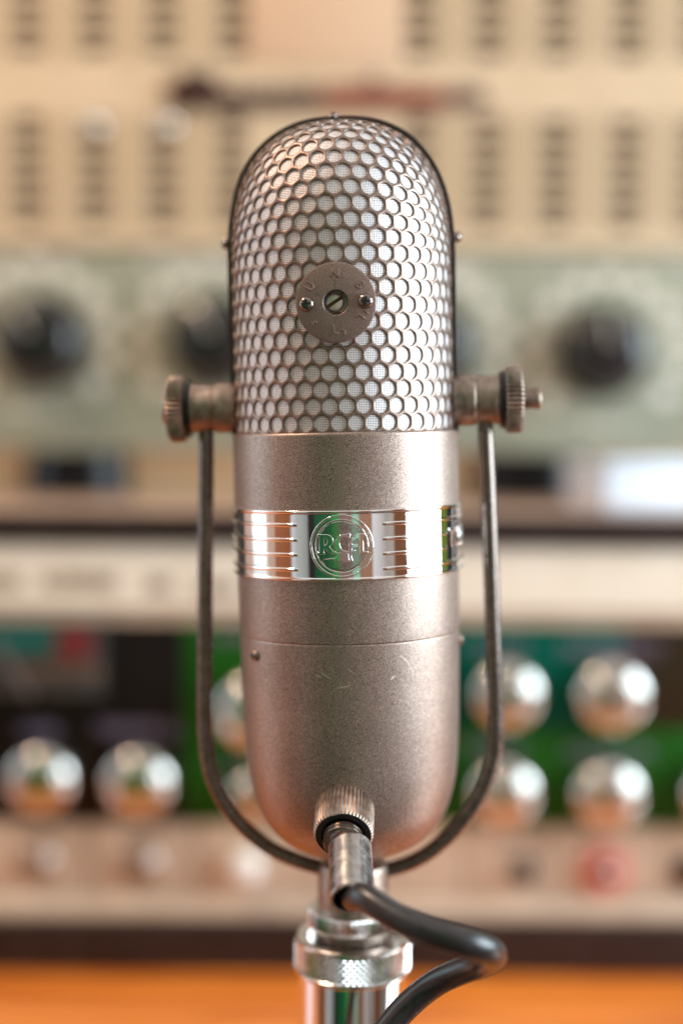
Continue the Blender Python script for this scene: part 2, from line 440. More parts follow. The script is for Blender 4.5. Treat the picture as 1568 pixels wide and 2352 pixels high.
# frame that joins the two grille halves over the top
out = [(34.75, -3.0), (34.75, 20.0)] + [(r, Z0 + z) for r, z in dome_profile(34.75, 44.0, 40)]
pts = [Vector((x*MM, 0, z*MM)) for x, z in out] + [Vector((-x*MM, 0, z*MM)) for x, z in reversed(out[:-1])]
bm = bmesh.new(); rings = []
sec = [(-1.3, -2.6), (0.15, -2.6), (0.4, -2.2), (0.4, 2.2), (0.15, 2.6), (-1.3, 2.6)]
for i, p in enumerate(pts):
    t = (pts[min(i+1, len(pts)-1)] - pts[max(i-1, 0)]).normalized(); nn = Vector((t.z, 0, -t.x))
    if nn.dot(p - Vector((0, 0, 40*MM))) < 0: nn = -nn
    rings.append([bm.verts.new(p + nn*a*MM + Vector((0, c*MM, 0))) for a, c in sec])
for p, q in zip(rings, rings[1:]):
    for i in range(6): bm.faces.new((p[i], p[(i+1) % 6], q[(i+1) % 6], q[i]))
obj('grille_frame', bm, RIMM, mic, smooth='auto')

def screw(parent, origin, d, r, hh, cross=True, mt=None, up=(1, 0, 0), turn=0.0):
    """domed head; a Phillips cross or none"""
    M = axis_matrix(Vector(origin)*MM, d, up) @ Matrix.Rotation(turn, 4, 'Z')
    pr = [(r, -.3), (r, .15*hh), (r*.95, .45*hh), (r*.78, .78*hh), (r*.5, .95*hh), (0, hh)]
    s = obj('screw', lathe([(a*MM, c*MM) for a, c in pr], 32, M), mt or SCREWM, parent)
    if cross:
        bmc = box(-.62*r*MM, .62*r*MM, -.15*r*MM, .15*r*MM, .5*hh*MM, 1.03*hh*MM, M=M)
        bmc = box(-.15*r*MM, .15*r*MM, -.62*r*MM, .62*r*MM, .5*hh*MM, 1.035*hh*MM, bm=bmc, M=M)
        obj('cross_slot', bmc, SLOTM, s, smooth=False)
    return s
screw(mic, (35.5, 0.4, 57), (1, 0, 0.05), 1.7, 1.5, up=(0, 1, 0))
screw(mic, (-35.5, 0.4, 57), (-1, 0, 0.05), 1.7, 1.5, up=(0, 1, 0))
screw(mic, (-1.6, 0, Z0 + 44.8), (0, 0, 1), 1.5, 1.0)

# solid shells and chrome band
def rnd(profile): return [(r*MM, z*MM) for r, z in profile]
obj('upper_shell', lathe(rnd([(33.0, -2.2), (34.2, -2.0), (34.75, -2.15), (35.0, -2.7), (35.0, -3.2), (35.0, -12), (35.0, -24.6)]), 160), PAINT, mic)
obj('collar_shell', lathe(rnd([(34.5, -44.6), (34.5, -50), (34.4, -60), (34.35, -63.4), (34.33, -63.65), (34.2, -63.8), (33.6, -63.85)]), 160), PAINT, mic)
low = [(33.6, -64.15), (34.1, -64.2), (34.25, -64.45), (34.2, -72), (34.0, -82), (33.75, -92), (33.3, -101), (32.8, -107), (31.9, -112.5), (30.3, -118.4),
       (28.9, -121.8), (26.9, -125), (24.0, -128.3), (20.6, -131), (16.5, -133), (11, -134.4), (5, -135), (0, -135.1)]
lowv = catmull([(r, 0, z) for r, z in low], 4)
obj('lower_shell', lathe([(max(p.x, 0)*MM if i < len(lowv)-1 else 0, p.z*MM) for i, p in enumerate(lowv)], 160), PAINT, mic)
BR = 35.45; BT, BB = -24.5, -45.0
band = obj('chrome_band', lathe(rnd([(34.6, BT), (35.4, BT), (35.68, BT-.15), (35.75, BT-.45), (35.68, BT-.7), (35.55, BT-.85), (BR, BT-1.0), (BR, BT-1.3), (BR, BT-6), (BR, BB+6), (BR, BB+1.3), (BR, BB+1.0), (35.55, BB+.85), (35.68, BB+.7),
      (35.75, BB+.45), (35.68, BB+.15), (35.4, BB), (34.3, BB)]), 192), CHROME, mic)
def wrap(bm, zc, phi0=0.0, Rr=BR, s=1.0):
    """bend flat shapes (x right, y up, z out; mm) round the band"""
    xs = [v.co.x for v in bm.verts]; x = min(xs) + .55
    while x < max(xs):
        bmesh.ops.bisect_plane(bm, geom=bm.verts[:] + bm.edges[:] + bm.faces[:], plane_co=(x, 0, 0), plane_no=(1, 0, 0), dist=1e-6); x += .55
    for v in bm.verts:
        a = phi0 + v.co.x*s / Rr; r = Rr + v.co.z
        v.co = Vector((r*math.sin(a), -r*math.cos(a), zc + v.co.y*s)) * MM
    return bm
ZB = (BT + BB) / 2 - 0.1
# emblem: ring, inner ring and the three linked letters with the bolt (measured, centre 790,745)
K = 0.01513
def em(pts): return [((x - 790)*K, (745 - y)*K) for x, y in pts]
def circ(r, k=72): return [(r*math.cos(2*math.pi*i/k), r*math.sin(2*math.pi*i/k)) for i in range(k)]
obj('emblem_ring', wrap(curve_bm([circ(9.05), circ(8.75)], .12, .22, 3), ZB), CHROME, band)
obj('emblem_ring', wrap(curve_bm([circ(7.72), circ(7.62)], .06, .16, 2), ZB), CHROME, band)
Rl = [em([(335,520),(520,522),(585,548),(625,600),(632,650),(610,705),(555,748),(585,790),(625,835),(670,848),(668,868),(600,885),(545,860),(490,800),(447,768),(447,862),(455,890),(300,892),(300,880),(368,862),(368,552),(335,536)]),
      em([(450,575),(505,590),(533,640),(515,695),(453,745)])]
Cl = [em([(885,520),(800,530),(730,570),(682,640),(666,720),(690,800),(742,850),(830,870),(912,862),(915,846),(860,845),(800,820),(765,770),(746,700),(756,630),(790,582),(830,564),(880,578),(908,612),(938,600),(952,520),(928,498),(905,516)])]
Al = [em([(1225,518),(1090,520),(1030,555),(978,620),(948,690),(936,740),(928,880),(938,960),(985,1050),(1002,1035),(968,960),(972,890),(1030,830),(975,822),(985,765),(1115,765),(1115,858),(1105,886),(1280,886),(1285,866),(1195,850),(1195,560),(1225,540)]),
      em([(1110,597),(1060,602),(1010,642),(977,703),(982,717),(1108,717)])]
Bl = [em([(912,884),(705,872),(690,884),(760,900),(690,944),(680,968),(535,986),(688,998),(720,1050),(770,1012),(800,1052),(945,1052),(912,960)])]
for nm, L in (('emblem_letter', Rl), ('emblem_letter', Cl), ('emblem_letter', Al), ('emblem_bolt', Bl)):
    obj(nm, wrap(curve_bm(L, .16, .17, 2), ZB), CHROME, band)
FIELD = speckle(mat('sandblasted_chrome', (.8, .79, .77), .2, 1.0), 2500, (.50, .49, .47), (.72, .71, .69), .35, .65, (.12, .22), .4, 1800, 1.0, .00003)
fb = lathe([(0.001, .045)] + [(.95*k, .045) for k in range(1, 9)] + [(7.6, -.05)], 72)
obj('emblem_field', wrap(fb, ZB), FIELD, band)
# raised ribs either side of the emblem, and the type lettering round the right flank
def rib(x0, x1, z):
    b2 = bmesh.new(); N = max(4, int(abs(x1-x0)/1.2)); sec = [(-.62, -.1), (-.48, .22), (0, .42), (.48, .22), (.62, -.1)]; rr = []
    for i in range(N + 1):
        x = x0 + (x1-x0)*i/N; e = 0.35 if i in (0, N) else 1
        rr.append([b2.verts.new((x, a*(.8 if e < 1 else 1), c*e)) for a, c in sec])
    for p, q in zip(rr, rr[1:]):
        for i in range(4): b2.faces.new((p[i], p[i+1], q[i+1], q[i]))
    b2.faces.new(rr[0]); b2.faces.new(rr[-1])
    return wrap(b2, z)
for k in range(4):
    zr = BT - 20.5*(.205 + .212*k)
    obj('rib', rib(-52, -13.3, zr), CHROME, band)
    obj('rib', rib(12.0, 96 if k in (0, 3) else 37.0, zr), CHROME, band)
tb2 = text_bm('TYPE 77-DX', 7.9, .10, .16, 2)
for v in tb2.verts: v.co.x *= 0.86
x0 = min(v.co.x for v in tb2.verts)
for v in tb2.verts: v.co.x += 38.2 - x0
obj('type_lettering', wrap(tb2, ZB + .1), CHROME, band)

# selector plate with engraved letters, pointer screw and two screws
DZ, DY = 34.9, -36.2
PM = axis_matrix(Vector((0, DY, DZ))*MM, (0, -1, 0), (1, 0, 0))
plate = obj('selector_plate', lathe(rnd([(3.55, -1.2), (3.55, .30), (3.75, .5), (11.0, .5), (11.35, .35), (11.45, .0), (11.45, -.7), (11.2, -1.0), (3.55, -1.2)]), 96, PM), DISC, mic, smooth='auto')
ENG = mat('engraving_wash', (.30, .26, .24), 0.35, 0.8)
def plate_text(t, x, y, size, rot):
    b2 = text_bm(t, size, .09, .10, 1)
    M = PM @ Matrix.Translation((0, 0, .5*MM)) @ Matrix.Scale(MM, 4) @ Matrix.Translation((x, y, 0)) @ Matrix.Rotation(rot, 4, 'Z')
    bmesh.ops.transform(b2, matrix=M, verts=b2.verts)
    obj('marking', b2, DISC, plate)
plate_text('N', 0, 8.0, 3.6, 0)
plate_text('U', -7.2, 4.6, 3.4, R(58))
plate_text('B', 6.9, 4.7, 3.4, R(-58))
plate_text('L', 6.9, -4.4, 3.4, R(-132))
plate_text('1', 8.6, -3.0, 2.0, R(-132))
plate_text('3', -6.3, -5.5, 2.2, R(120))
plate_text('L', -.3, -7.8, 3.6, 0)
plate_text('2', 2.3, -8.6, 1.9, 0)
for a in (90, 270, 155, 25, 213, 327):
    b2 = box(4.2*MM, 6.3*MM, -.13*MM, .13*MM, .44*MM, .57*MM, M=PM @ Matrix.Rotation(R(a), 4, 'Z'))
    obj('tick_mark', b2, ENG, plate, smooth=False)
screw(plate, (-8.3, DY - .5, DZ - .3), (0, -1, 0), 2.15, 1.5, turn=R(8))
screw(plate, (8.5, DY - .5, DZ + .1), (0, -1, 0), 2.15, 1.5, turn=R(-6))
rot = obj('pointer_screw', lathe(rnd([(2.75, -3.4), (2.75, -2.3), (2.5, -1.95), (1.8, -1.7), (0, -1.6)]), 48, PM @ Matrix.Translation((-.45*MM, .25*MM, 0))), mat('polished_rotor', (.9, .86, .80), .35, .6), plate)
obj('screw_slot', box(-2.75*MM, 2.75*MM, -.48*MM, .48*MM, -2.2*MM, -1.5*MM, M=PM @ Matrix.Translation((-.45*MM, .25*MM, 0)) @ Matrix.Rotation(R(33), 4, 'Z')), mat('slot_dark_brown', (.10, .055, .02), .5, .6), rot, smooth=False)  # dark brown bar drawn across the head as its slot
obj('well', lathe(rnd([(3.55, -1.1), (3.55, -4.0), (0, -4.0)]), 48, PM), SLOTM, plate)
obj('plate_boss', lathe(rnd([(9.6, -1.1), (9.6, -1.9), (9.0, -5)]), 64, PM), GRILLE, plate)

# little side screws of the lower shell and wear
a = R(-53); screw(mic, (34.2*math.sin(a), -34.2*math.cos(a), -68.6), (math.sin(a), -math.cos(a), 0), 1.75, 1.35, up=(0, 0, 1), mt=NICKEL)
a = R(88); screw(mic, (34.2*math.sin(a), -34.2*math.cos(a), -67.6), (math.sin(a), -math.cos(a), 0), 1.75, 1.35, up=(0, 0, 1), mt=NICKEL)
SCR = mat('bare_metal_scratch', (.9, .82, .74), .35, .7)
bm = bmesh.new()
def scratch(x0, z0, x1, z1, w, k=6, bow=0.0):
    pr = None
    for i in range(k + 1):
        t = i/k; x = x0 + (x1-x0)*t + random.uniform(-.12, .12); z = z0 + (z1-z0)*t + bow*math.sin(math.pi*t) + random.uniform(-.08, .08)
        ww = w*math.sin(math.pi*(.08 + .84*t)); rr = 34.24 if z > -72 else 34.24 - .02*(-72 - z)
        vs2 = [bm.verts.new(Vector((rr*math.sin(x/rr), -rr*math.cos(x/rr), z + s*ww))*MM) for s in (-.5, .5)]
        if pr: bm.faces.new((pr[0], vs2[0], vs2[1], pr[1]))
        pr = vs2
for s in [(-7.5, -71.5, -3.5, -74, .22), (-4, -70, -2.6, -73, .25), (-3, -76.6, 2.5, -75.4, .22), (.8, -70.6, 2.6, -72, .2), (14, -66.4, 21.5, -73.5, .3, 8, 1.6), (16, -66.8, 17.5, -68.4, .4),
          (-9, -72.6, -7, -73.2, .2), (-5, -66, -4.6, -68.6, .18), (13.5, -74.5, 15, -73.6, .9)]: scratch(*s)
obj('scratches', bm, SCR, mic, kind='stuff')

# yoke with pivots
yl = [(-43.5, 4), (-43.8, -8), (-44.6, -30), (-45.6, -58), (-46.5, -85), (-46.5, -99), (-45.0, -110), (-40.5, -120.3), (-33.9, -128.4), (-24.6, -135.4), (-11.5, -140.2), (0, -141.8),
      (11.4, -141), (21.8, -136.8), (31.2, -129), (39.4, -118.3), (44.2, -106), (45.3, -93), (44.7, -58), (44.2, -30), (43.6, -8), (43.4, 4)]
yoke = obj('yoke', tube([p*MM for p in catmull([(x, 0.5, z) for x, z in yl], 8)], 2.42*MM, 2.6*MM, 24), BRONZE, mic)
def pivot(s, zc):
    M = axis_matrix(Vector((0, .5, zc))*MM, (s, 0, 0), (0, 0, 1))
    L = lambda prof, seg=64: lathe(rnd(prof), seg, M)
    pv = obj('pivot_bush', L([(0, 33.6), (7.6, 33.6), (7.9, 34.2), (7.9, 40.0), (7.5, 40.5), (7.1, 40.6), (7.1, 41.0), (7.4, 41.2), (7.4, 46.4), (7.7, 46.7), (7.7, 47.7), (7.2, 48.0), (0, 48.0)]), NICKEL, mic, smooth='auto')
    obj('washer', L([(0, 48), (8.6, 48), (9.0, 48.3), (9.0, 49.3), (8.6, 49.6), (0, 49.6)]), DARKMETAL, pv, smooth='auto')
    obj('thumb_nut', knurl(10.4*MM, .75*MM, 44, 49.6*MM, 54.9*MM, .7*MM, M), NICKEL, pv, smooth='auto')
    if s > 0:
        pr = [(0, 54.5), (2.9, 54.5), (2.9, 55.3)]
        for k in range(5): pr += [(3.2, 55.5 + k*.7), (2.8, 55.85 + k*.7)]
        pr += [(3.3, 59.1), (3.3, 60.2), (2.9, 60.6), (0, 60.6)]
    else: pr = [(0, 54.5), (4.8, 54.5), (4.8, 56.2), (4.3, 56.8), (0, 56.8)]
    obj('pivot_stud', L(pr, 40), NICKEL, pv, smooth='auto')
pivot(-1, 6.2)
pivot(1, 6.8)

# ------------------------------------------------------------------ stand
SX = 0.0046
st = thing('microphone_stand', 'chrome desk stand tube with knurled collars holding the microphone yoke', 'microphone stand', Matrix.Translation((SX, 0, 0)))
E = EYE/MM
def zs(z): return E + z
S = lambda prof, seg=96: lathe([(r*MM, zs(z)*MM) for r, z in prof], seg)
obj('socket', S([(0, -138.0), (9.6, -138.0), (10.6, -138.6), (11.1, -140), (11.1, -155.5), (0, -155.5)]), NICKEL, st, smooth='auto')
obj('lock_ring', knurl(14.2*MM, .6*MM, 66, zs(-158.6)*MM, zs(-153.0)*MM, .6*MM, inner=9*MM), COLLARM, st, smooth='auto')
obj('neck', S([(11.6, -158.4), (11.6, -168)]), NICKEL, st)
cl = obj('collar', diamond(18.45*MM, .75*MM, 60, 4, zs(-171.4)*MM, zs(-163.2)*MM), COLLARM, st, smooth=False)
obj('collar_rim', S([(17.8, -163.3), (18.1, -162.9), (18.05, -162.2), (17.5, -161.8), (14.9, -161.8), (14.5, -162.2), (14.5, -167), (11, -167)]), COLLARM, cl, smooth='auto')
obj('collar_rim', S([(18.0, -171.3), (18.5, -171.7), (18.5, -172.6), (18.0, -173.1), (16, -173.1)]), COLLARM, cl, smooth='auto')
obj('tube', S([(17.35, -173.0), (17.35, -190), (17.35, -256)]), CHROME, st)
obj('base', S([(17, -254), (20, -258), (40, -263), (45, -265), (46, -268), (46, -272), (0, -272)]), CASE, st, smooth='auto')

# ------------------------------------------------------------------ cable with its plug
PL = MIC_M @ (Vector((-1.1, -29.0, -112.6))*MM)
cb = thing('microphone_cable', 'black rubber cable with knurled plug screwed into the front of the microphone', 'cable', Matrix.Translation(PL))
dpl = (MIC_M.to_3x3() @ Vector((0.0, -math.cos(R(24)), -math.sin(R(24))))).normalized()
CM = axis_matrix(PL, dpl, (1, 0, 0))
plug = obj('plug', knurl(8.75*MM, .5*MM, 46, 0.5*MM, 13.2*MM, .7*MM, CM, inner=7.3*MM), NICKEL, cb, smooth='auto', world_coords=True)
obj('plug_insert', lathe(rnd([(8.05, 13.0), (7.95, 13.35), (6.4, 13.3), (6.3, 11.5), (0, 11.5)]), 64, CM), DARKMETAL, plug, smooth='auto', world_coords=False)
pr = [(5.0, 11), (5.4, 11.6)]
for k in range(3): pr += [(5.75, 13.4 + k*1.3), (5.7, 13.8 + k*1.3), (5.15, 14.05 + k*1.3), (5.15, 14.4 + k*1.3)]
obj('threaded_neck', lathe(rnd(pr + [(5.2, 17.6), (0, 17.6)]), 64, CM), SCREWM, plug, smooth='auto')
# coiled strain relief, leaning a little to the right of the plug's axis
d2 = (MIC_M.to_3x3() @ Vector((0.06, -math.cos(R(31)), -math.sin(R(31))))).normalized()
T0 = CM @ (Vector((1.3, 0, 14.4))*MM) if False else PL + dpl*16.2*MM + Vector((2.0*MM, 0, -.9*MM))
TM = axis_matrix(T0, d2, (1, 0, 0))
pr = [(4.6, 0), (5.7, .15), (6.15, .6)]
zz = .8
while zz < 18.6:
    pr += [(6.2, zz), (6.2, zz + .30), (6.08, zz + .40), (6.08, zz + .46)]; zz += .56
pr += [(6.2, 19.0), (6.0, 19.4), (5.3, 19.4), (5.2, 19.0), (5.2, 11), (0, 11)]
obj('strain_relief', lathe(rnd(pr), 72, TM), STEEL, plug, smooth='auto')
TE = T0 + d2*18.5*MM
CP = [tuple(T0 + d2*10*MM), tuple(TE + Vector((.6, 0, .0))*MM)]
for (px, py, y) in [(838, 2062, -66), (905, 2104, -73), (985, 2140, -78), (1065, 2164, -80), (1118, 2182, -76), (1131, 2197, -66), (1110, 2212, -56), (1060, 2229, -49), (1000, 2258, -44), (942, 2304, -43), (896, 2356, -44)]:
    CP.append(tuple(at(px, py, y*MM)))
CP += [(.0045, -.048, .086), (-.006, -.058, .064), (-.014, -.066, .030), (-.019, -.070, -.03), (-.022, -.071, -.12), (-.02, -.072, -.3), (-.015, -.08, -.6)]
cord = obj('cord', tube(catmull(CP, 12), 3.85*MM, 3.85*MM, 28, ref=(.3, .2, 1), transport=True), RUBBER, cb, world_coords=True)
bm = bmesh.new()
for (px, py, y) in [(955, 2325, -46), (946, 2332, -46), (1003, 2289, -46), (985, 2300, -46)]:
    p = at(px, py, y*MM)
    for k in range(2):
        q = [p + Vector((random.uniform(-.4, .4), random.uniform(-.2, .2), random.uniform(-.3, .3)))*MM for _ in range(4)]
        tube(catmull(q, 4), .06*MM, seg=5, bm=bm)
obj('lint', bm, LINTM, cord, world_coords=False, kind='stuff')

# ------------------------------------------------------------------ lower unit: mixer in a dark case
YL = 0.25
zt, zb_ = az(1182, YL), 0.002
W = 0.235
mx_ = thing('mixer', 'dark cased studio mixer with green panel, chrome knobs and ivory rail behind the microphone', 'mixer', Matrix.Translation((0, YL, 0)))
def P(name, bm, m, par=None, smooth='auto'): return obj(name, bm, m, par if par is not None else mx_, smooth=smooth, world_coords=par is None)
P('case', box(-W, W, YL + .014, YL + .30, zb_ + .003, zt - .002, bevel=.003), CASE)
P('case_top', box(-W, W, YL + .012, YL + .30, zt - .002, zt + .0005, bevel=.001), TOPM)  # cream reflection on the dark case is put into this colour
def rail(name, y_top, y_bot, m, depth, r, yf=YL, k=8):
    """horizontal rail of the front with a rounded upper edge"""
    z1, z0 = az(y_top, yf), az(y_bot, yf); b2 = bmesh.new(); sec = [(yf + depth, z0), (yf, z0)]
    for i in range(k + 1):
        t = math.pi/2*i/k; sec.append((yf + r - r*math.cos(t), z1 - r + r*math.sin(t)))
    sec.append((yf + depth, z1)); L = []
    for x in (-W, W): L.append([b2.verts.new((x, y, z)) for y, z in sec])
    for i in range(len(sec)):
        j = (i + 1) % len(sec); b2.faces.new((L[0][i], L[0][j], L[1][j], L[1][i]))
    b2.faces.new(L[0]); b2.faces.new(L[1])
    return P(name, b2, m)
rail('top_trim', 1182, 1252, CASE, .014, .0028)
rail('ivory_rail', 1251, 1400, IVORY, .010, .002, YL + .003)
rail('ivory_lip', 1402, 1432, PINKP, .010, .001, YL + .0055)
rail('sheen_ledge', 2052, 2112, PINKP, .012, .0115, YL + .001)  # pale colour stands for the sheen on the dark bottom frame
rail('bottom_trim', 2113, 2236, CASE, .014, .004, YL - .002)
rail('jack_panel', 1896, 2051, PINKP, .008, .001, YL + .004)
YP = YL + .006
def panel(name, x0, x1, y0, y1, m, y=YP, th=.004, par=None, bev=.0006):
    return P(name, box(ax(x0, 1600, y), ax(x1, 1600, y), y, y + th, az(y1, y), az(y0, y), bevel=bev), m, par)
panel('meter_panel', -260, 423, 1434, 1894, BLACKP)
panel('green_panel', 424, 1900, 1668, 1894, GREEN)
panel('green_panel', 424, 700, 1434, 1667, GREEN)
panel('teal_reflection_zone', 701, 1432, 1434, 1667, TEALP)  # teal and brown zones put reflected tints into the green panel's colour
panel('brown_reflection_zone', 1433, 1900, 1434, 1667, BROWNP)
# meter
mt_ = panel('meter', -190, 250, 1440, 1612, BLACKP, YP - .004, .0055)
panel('meter_face', -180, 240, 1446, 1602, METERF, YP - .0045, .001, mt_, 0)
panel('scale_arc', -160, 128, 1452, 1504, TEALS, YP - .0049, .0008, mt_, 0)
panel('red_zone', 129, 212, 1452, 1520, REDS, YP - .0049, .0008, mt_, 0)
panel('scale_print', 20, 235, 1530, 1560, PRINTD, YP - .0049, .0006, mt_, 0)
p0, p1 = at(70, 1600, YP - .0055), at(-10, 1470, YP - .0055)
obj('needle', tube([p0, p1], .0016, .0003, 6), NEEDLE, mt_)
obj('glass', box(ax(-185, 1600, YP), ax(245, 1600, YP), YP - .008, YP - .007, az(1607, YP), az(1443, YP)), GLASS, mt_, smooth=False)

def chrome_knob(px, py, r, par=mx_):
    c = at(px, py, YP - .014); M = axis_matrix((c.x, YP, c.z), (0, -1, 0), (1, 0, 0))
    k = P('knob', lathe([(a*r, h) for a, h in [(.92, .0002), (.98, .001), (1.0, .004), (.99, .0085), (.94, .0125), (.85, .0157), (.75, .0172), (.67, .0176), (.64, .0172)]], 72, M), KNOBM)
    obj('knob_cap', lathe([(a*r, h) for a, h in [(.64, .0171), (.61, .0180), (.54, .0185), (.35, .0188), (0, .0190)]], 56, M), KNOBM, k)
    return k
for (px, py, r) in [(92, 1796, 92), (317, 1802, 94), (585, 1640, 104), (1166, 1600, 92), (1408, 1602, 95), (1158, 1826, 92), (1398, 1830, 93), (1655, 1830, 92), (585, 1830, 70)]:
    chrome_knob(px, py, r*.64/FPX)
def smear(px0, px1, py, hh, m, y, par=None, step=9.0, name='label_print'):
    """row of short illegible strokes"""
    b2 = bmesh.new(); x = px0
    while x < px1 - 3:
        w = random.uniform(.35, .75)*step
        for _ in range(random.choice((1, 2, 2))):
            a0, a1 = sorted((random.uniform(-1, 1), random.uniform(-1, 1)))
            if a1 - a0 < .8: a0, a1 = -1, 1
            xx = x + random.uniform(0, w*.5)
            box(ax(xx, py, y), ax(xx + w*.55, py, y), y - .0002, y + .0003, az(py - a0*hh, y), az(py - a1*hh, y), bm=b2)
        if random.random() < .6: 
            s_ = random.choice((-.8, .8)); box(ax(x, py, y), ax(x + w, py, y), y - .00025, y + .0003, az(py - s_*hh + 2, y), az(py - s_*hh - 2, y), bm=b2)
        x += step
    return P(name, b2, m, par, smooth=False)
for (a0, a1, py) in [(48, 135, 1682), (222, 408, 1678)]: smear(a0, a1, py, 15, PRINTV, YP - .0003)
for (a0, a1, py) in [(1075, 1215, 1484), (1290, 1520, 1486), (1075, 1210, 1712), (1295, 1500, 1722), (495, 600, 1462), (500, 640, 1765)]: smear(a0, a1, py, 15, PRINTV, YP - .0003)
for (a0, a1, py) in [(-60, 45, 1340), (98, 275, 1340), (340, 398, 1345), (450, 545, 1352), (-170, -90, 1340)]: smear(a0, a1, py, 17, PRINTD, YL + .0025, step=11)

def jack(px, py, r, m=None):
    m = m or JACKM
    c = at(px, py, YL); M = axis_matrix((c.x, YL + .004, c.z), (0, -1, 0), (1, 0, 0))
    j = P('jack_socket', lathe([(a*r, h) for a, h in [(1.0, .0), (1.0, .002), (.93, .0026), (.72, .0026), (.70, .0045), (.62, .0052), (.48, .0052), (.46, .0048), (.46, .0015), (0, .0015)]], 40, M), m)
    obj('tip_contact', lathe([(.32*r, .0014), (.30*r, .0022), (.15*r, .0028), (0, .0030)], 20, M), STEEL, j)
jack(85, 1985, 44*.68/FPX); jack(320, 1990, 50*.68/FPX)
jack(-150, 1985, 44*.68/FPX)
c = at(560, 2002, YL - .006); M = axis_matrix((c.x, YL + .004, c.z), (0, -1, 0), (1, 0, 0))
P('push_button', lathe([(.0085, 0), (.0085, .006), (.0080, .0085), (.0062, .0105), (.003, .0114), (0, .0116)], 40, M), WHITEK)
c = at(1205, 2008, YL); M = axis_matrix((c.x, YL + .004, c.z), (0, -1, 0), (1, 0, 0))
sw = P('toggle_switch', lathe([(.0062, 0), (.0062, .0015), (.0052, .002), (.0045, .0045), (0, .0045)], 32, M), DARKMETAL)
obj('lever', tube([M @ Vector((0, 0, .004)), M @ Vector((-.003, .001, .012))], .0018, .0018, 16), DARKMETAL, sw)
c = at(1395, 2012, YL - .006); M = axis_matrix((c.x, YL + .004, c.z), (0, -1, 0), (1, 0, 0))
sw = P('red_switch', lathe([(.0128, 0), (.0128, .0025), (.0120, .0036), (.0075, .0046), (.0062, .0046), (.0060, .0005), (0, .0005)], 48, M), REDK)
obj('hub', lathe([(.0059, .0006), (.0058, .0012), (0, .0012)], 32, M), CASE, sw)
obj('lever', tube([M @ Vector((0, 0, .001)), M @ Vector((.001, .002, .012))], .0022, .0026, 16), STEEL, sw)
c = at(1590, 2008, YL); M = axis_matrix((c.x, YL + .004, c.z), (0, -1, 0), (1, 0, 0))
P('toggle_switch', lathe([(.009, 0), (.009, .0015), (.0075, .002), (.006, .0045), (0, .0045)], 32, M), CASE)
for px in (205, 448, 905, 1065, 1262, 1532): P('panel_joint', box(ax(px, 1970, YL), ax(px + 4, 1970, YL), YL + .0036, YL + .0046, az(2046, YL), az(1900, YL)), PRINTD, smooth=False)
for (a0, a1, py) in [(40, 130, 1925), (280, 370, 1925), (1150, 1262, 1930), (1300, 1400, 1925)]: smear(a0, a1, py, 6, PRINTD, YL + .0036, step=8)

# ------------------------------------------------------------------ upper unit: cream amplifier
YU = 0.36
WU = 0.29
amp = thing('amplifier', 'cream amplifier with slotted front, sage green control strip and black knobs standing on the mixer', 'amplifier', Matrix.Translation((0, YU, zt)))
def A(name, bm, m, par=None, smooth='auto'): return obj(name, bm, m, par if par is not None else amp, smooth=smooth, world_coords=par is None)
ztop = az(-260, YU); zc1 = az(572, YU); zc0 = az(1040, YU)
A('cabinet', box(-WU, WU, YU + .012, YU + .30, zc0 + .001, ztop, bevel=.003), UNDER)
A('control_panel', box(-WU, WU, YU, YU + .008, zc0, zc1, bevel=.0012), SAGE)
A('trim_lip', box(-WU, WU, YU - .003, YU + .008, zc1 + .0004, az(556, YU), bevel=.001), CREAM)
# vent panel with rows of rectangular openings
colx = [-94, 62, 217, 373, 533, 960, 1118, 1276, 1437, 1595]
rows = []
for k in range(6): rows.append((267 + 44.6*k, 267 + 44.6*k + 33))
rows_top = [(-133 + 46*k, -133 + 46*k + 34) for k in range(6)]
def vent_panel():
    b2 = bmesh.new()
    xs = [-WU]; 
    for c_ in colx:
        xs += [ax(c_ - 30, 300, YU), ax(c_ + 30, 300, YU)]
    xs.append(WU)
    zs_ = [az(554, YU)]
    for a0, a1 in sorted(rows + rows_top, key=lambda t: -t[0]): zs_ += [az(a1, YU), az(a0, YU)]
    zs_.append(ztop)
    y0, y1 = YU, YU + .004
    V = {}
    def v(i, k, y):
        if (i, k, y) not in V: V[(i, k, y)] = b2.verts.new((xs[i], y, zs_[k]))
        return V[(i, k, y)]
    def hole(i, k): return 0 <= i < len(xs)-1 and 0 <= k < len(zs_)-1 and i % 2 == 1 and k % 2 == 1
    for i in range(len(xs) - 1):
        for k in range(len(zs_) - 1):
            if hole(i, k):
                for (p, q) in (((i, k), (i+1, k)), ((i+1, k), (i+1, k+1)), ((i+1, k+1), (i, k+1)), ((i, k+1), (i, k))):
                    b2.faces.new((v(*p, y0), v(*q, y0), v(*q, y1), v(*p, y1)))
            else:
                b2.faces.new((v(i, k, y0), v(i+1, k, y0), v(i+1, k+1, y0), v(i, k+1, y0)))
    return b2
vp = A('vent_panel', vent_panel(), CREAM, smooth=False)
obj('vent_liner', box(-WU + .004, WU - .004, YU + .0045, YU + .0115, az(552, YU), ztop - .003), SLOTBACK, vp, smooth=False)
b2 = bmesh.new()
def dimple(px, py):
    c_ = at(px, py, YU); h_ = .0036
    q = [b2.verts.new((c_.x + dx, YU - .0002, c_.z + dz)) for dx, dz in ((-h_, 0), (0, -h_*1.3), (h_, 0), (0, h_*1.3))]
    t = b2.verts.new((c_.x, YU - .0006, c_.z))
    for i in range(4): b2.faces.new((q[i], q[(i+1) % 4], t))
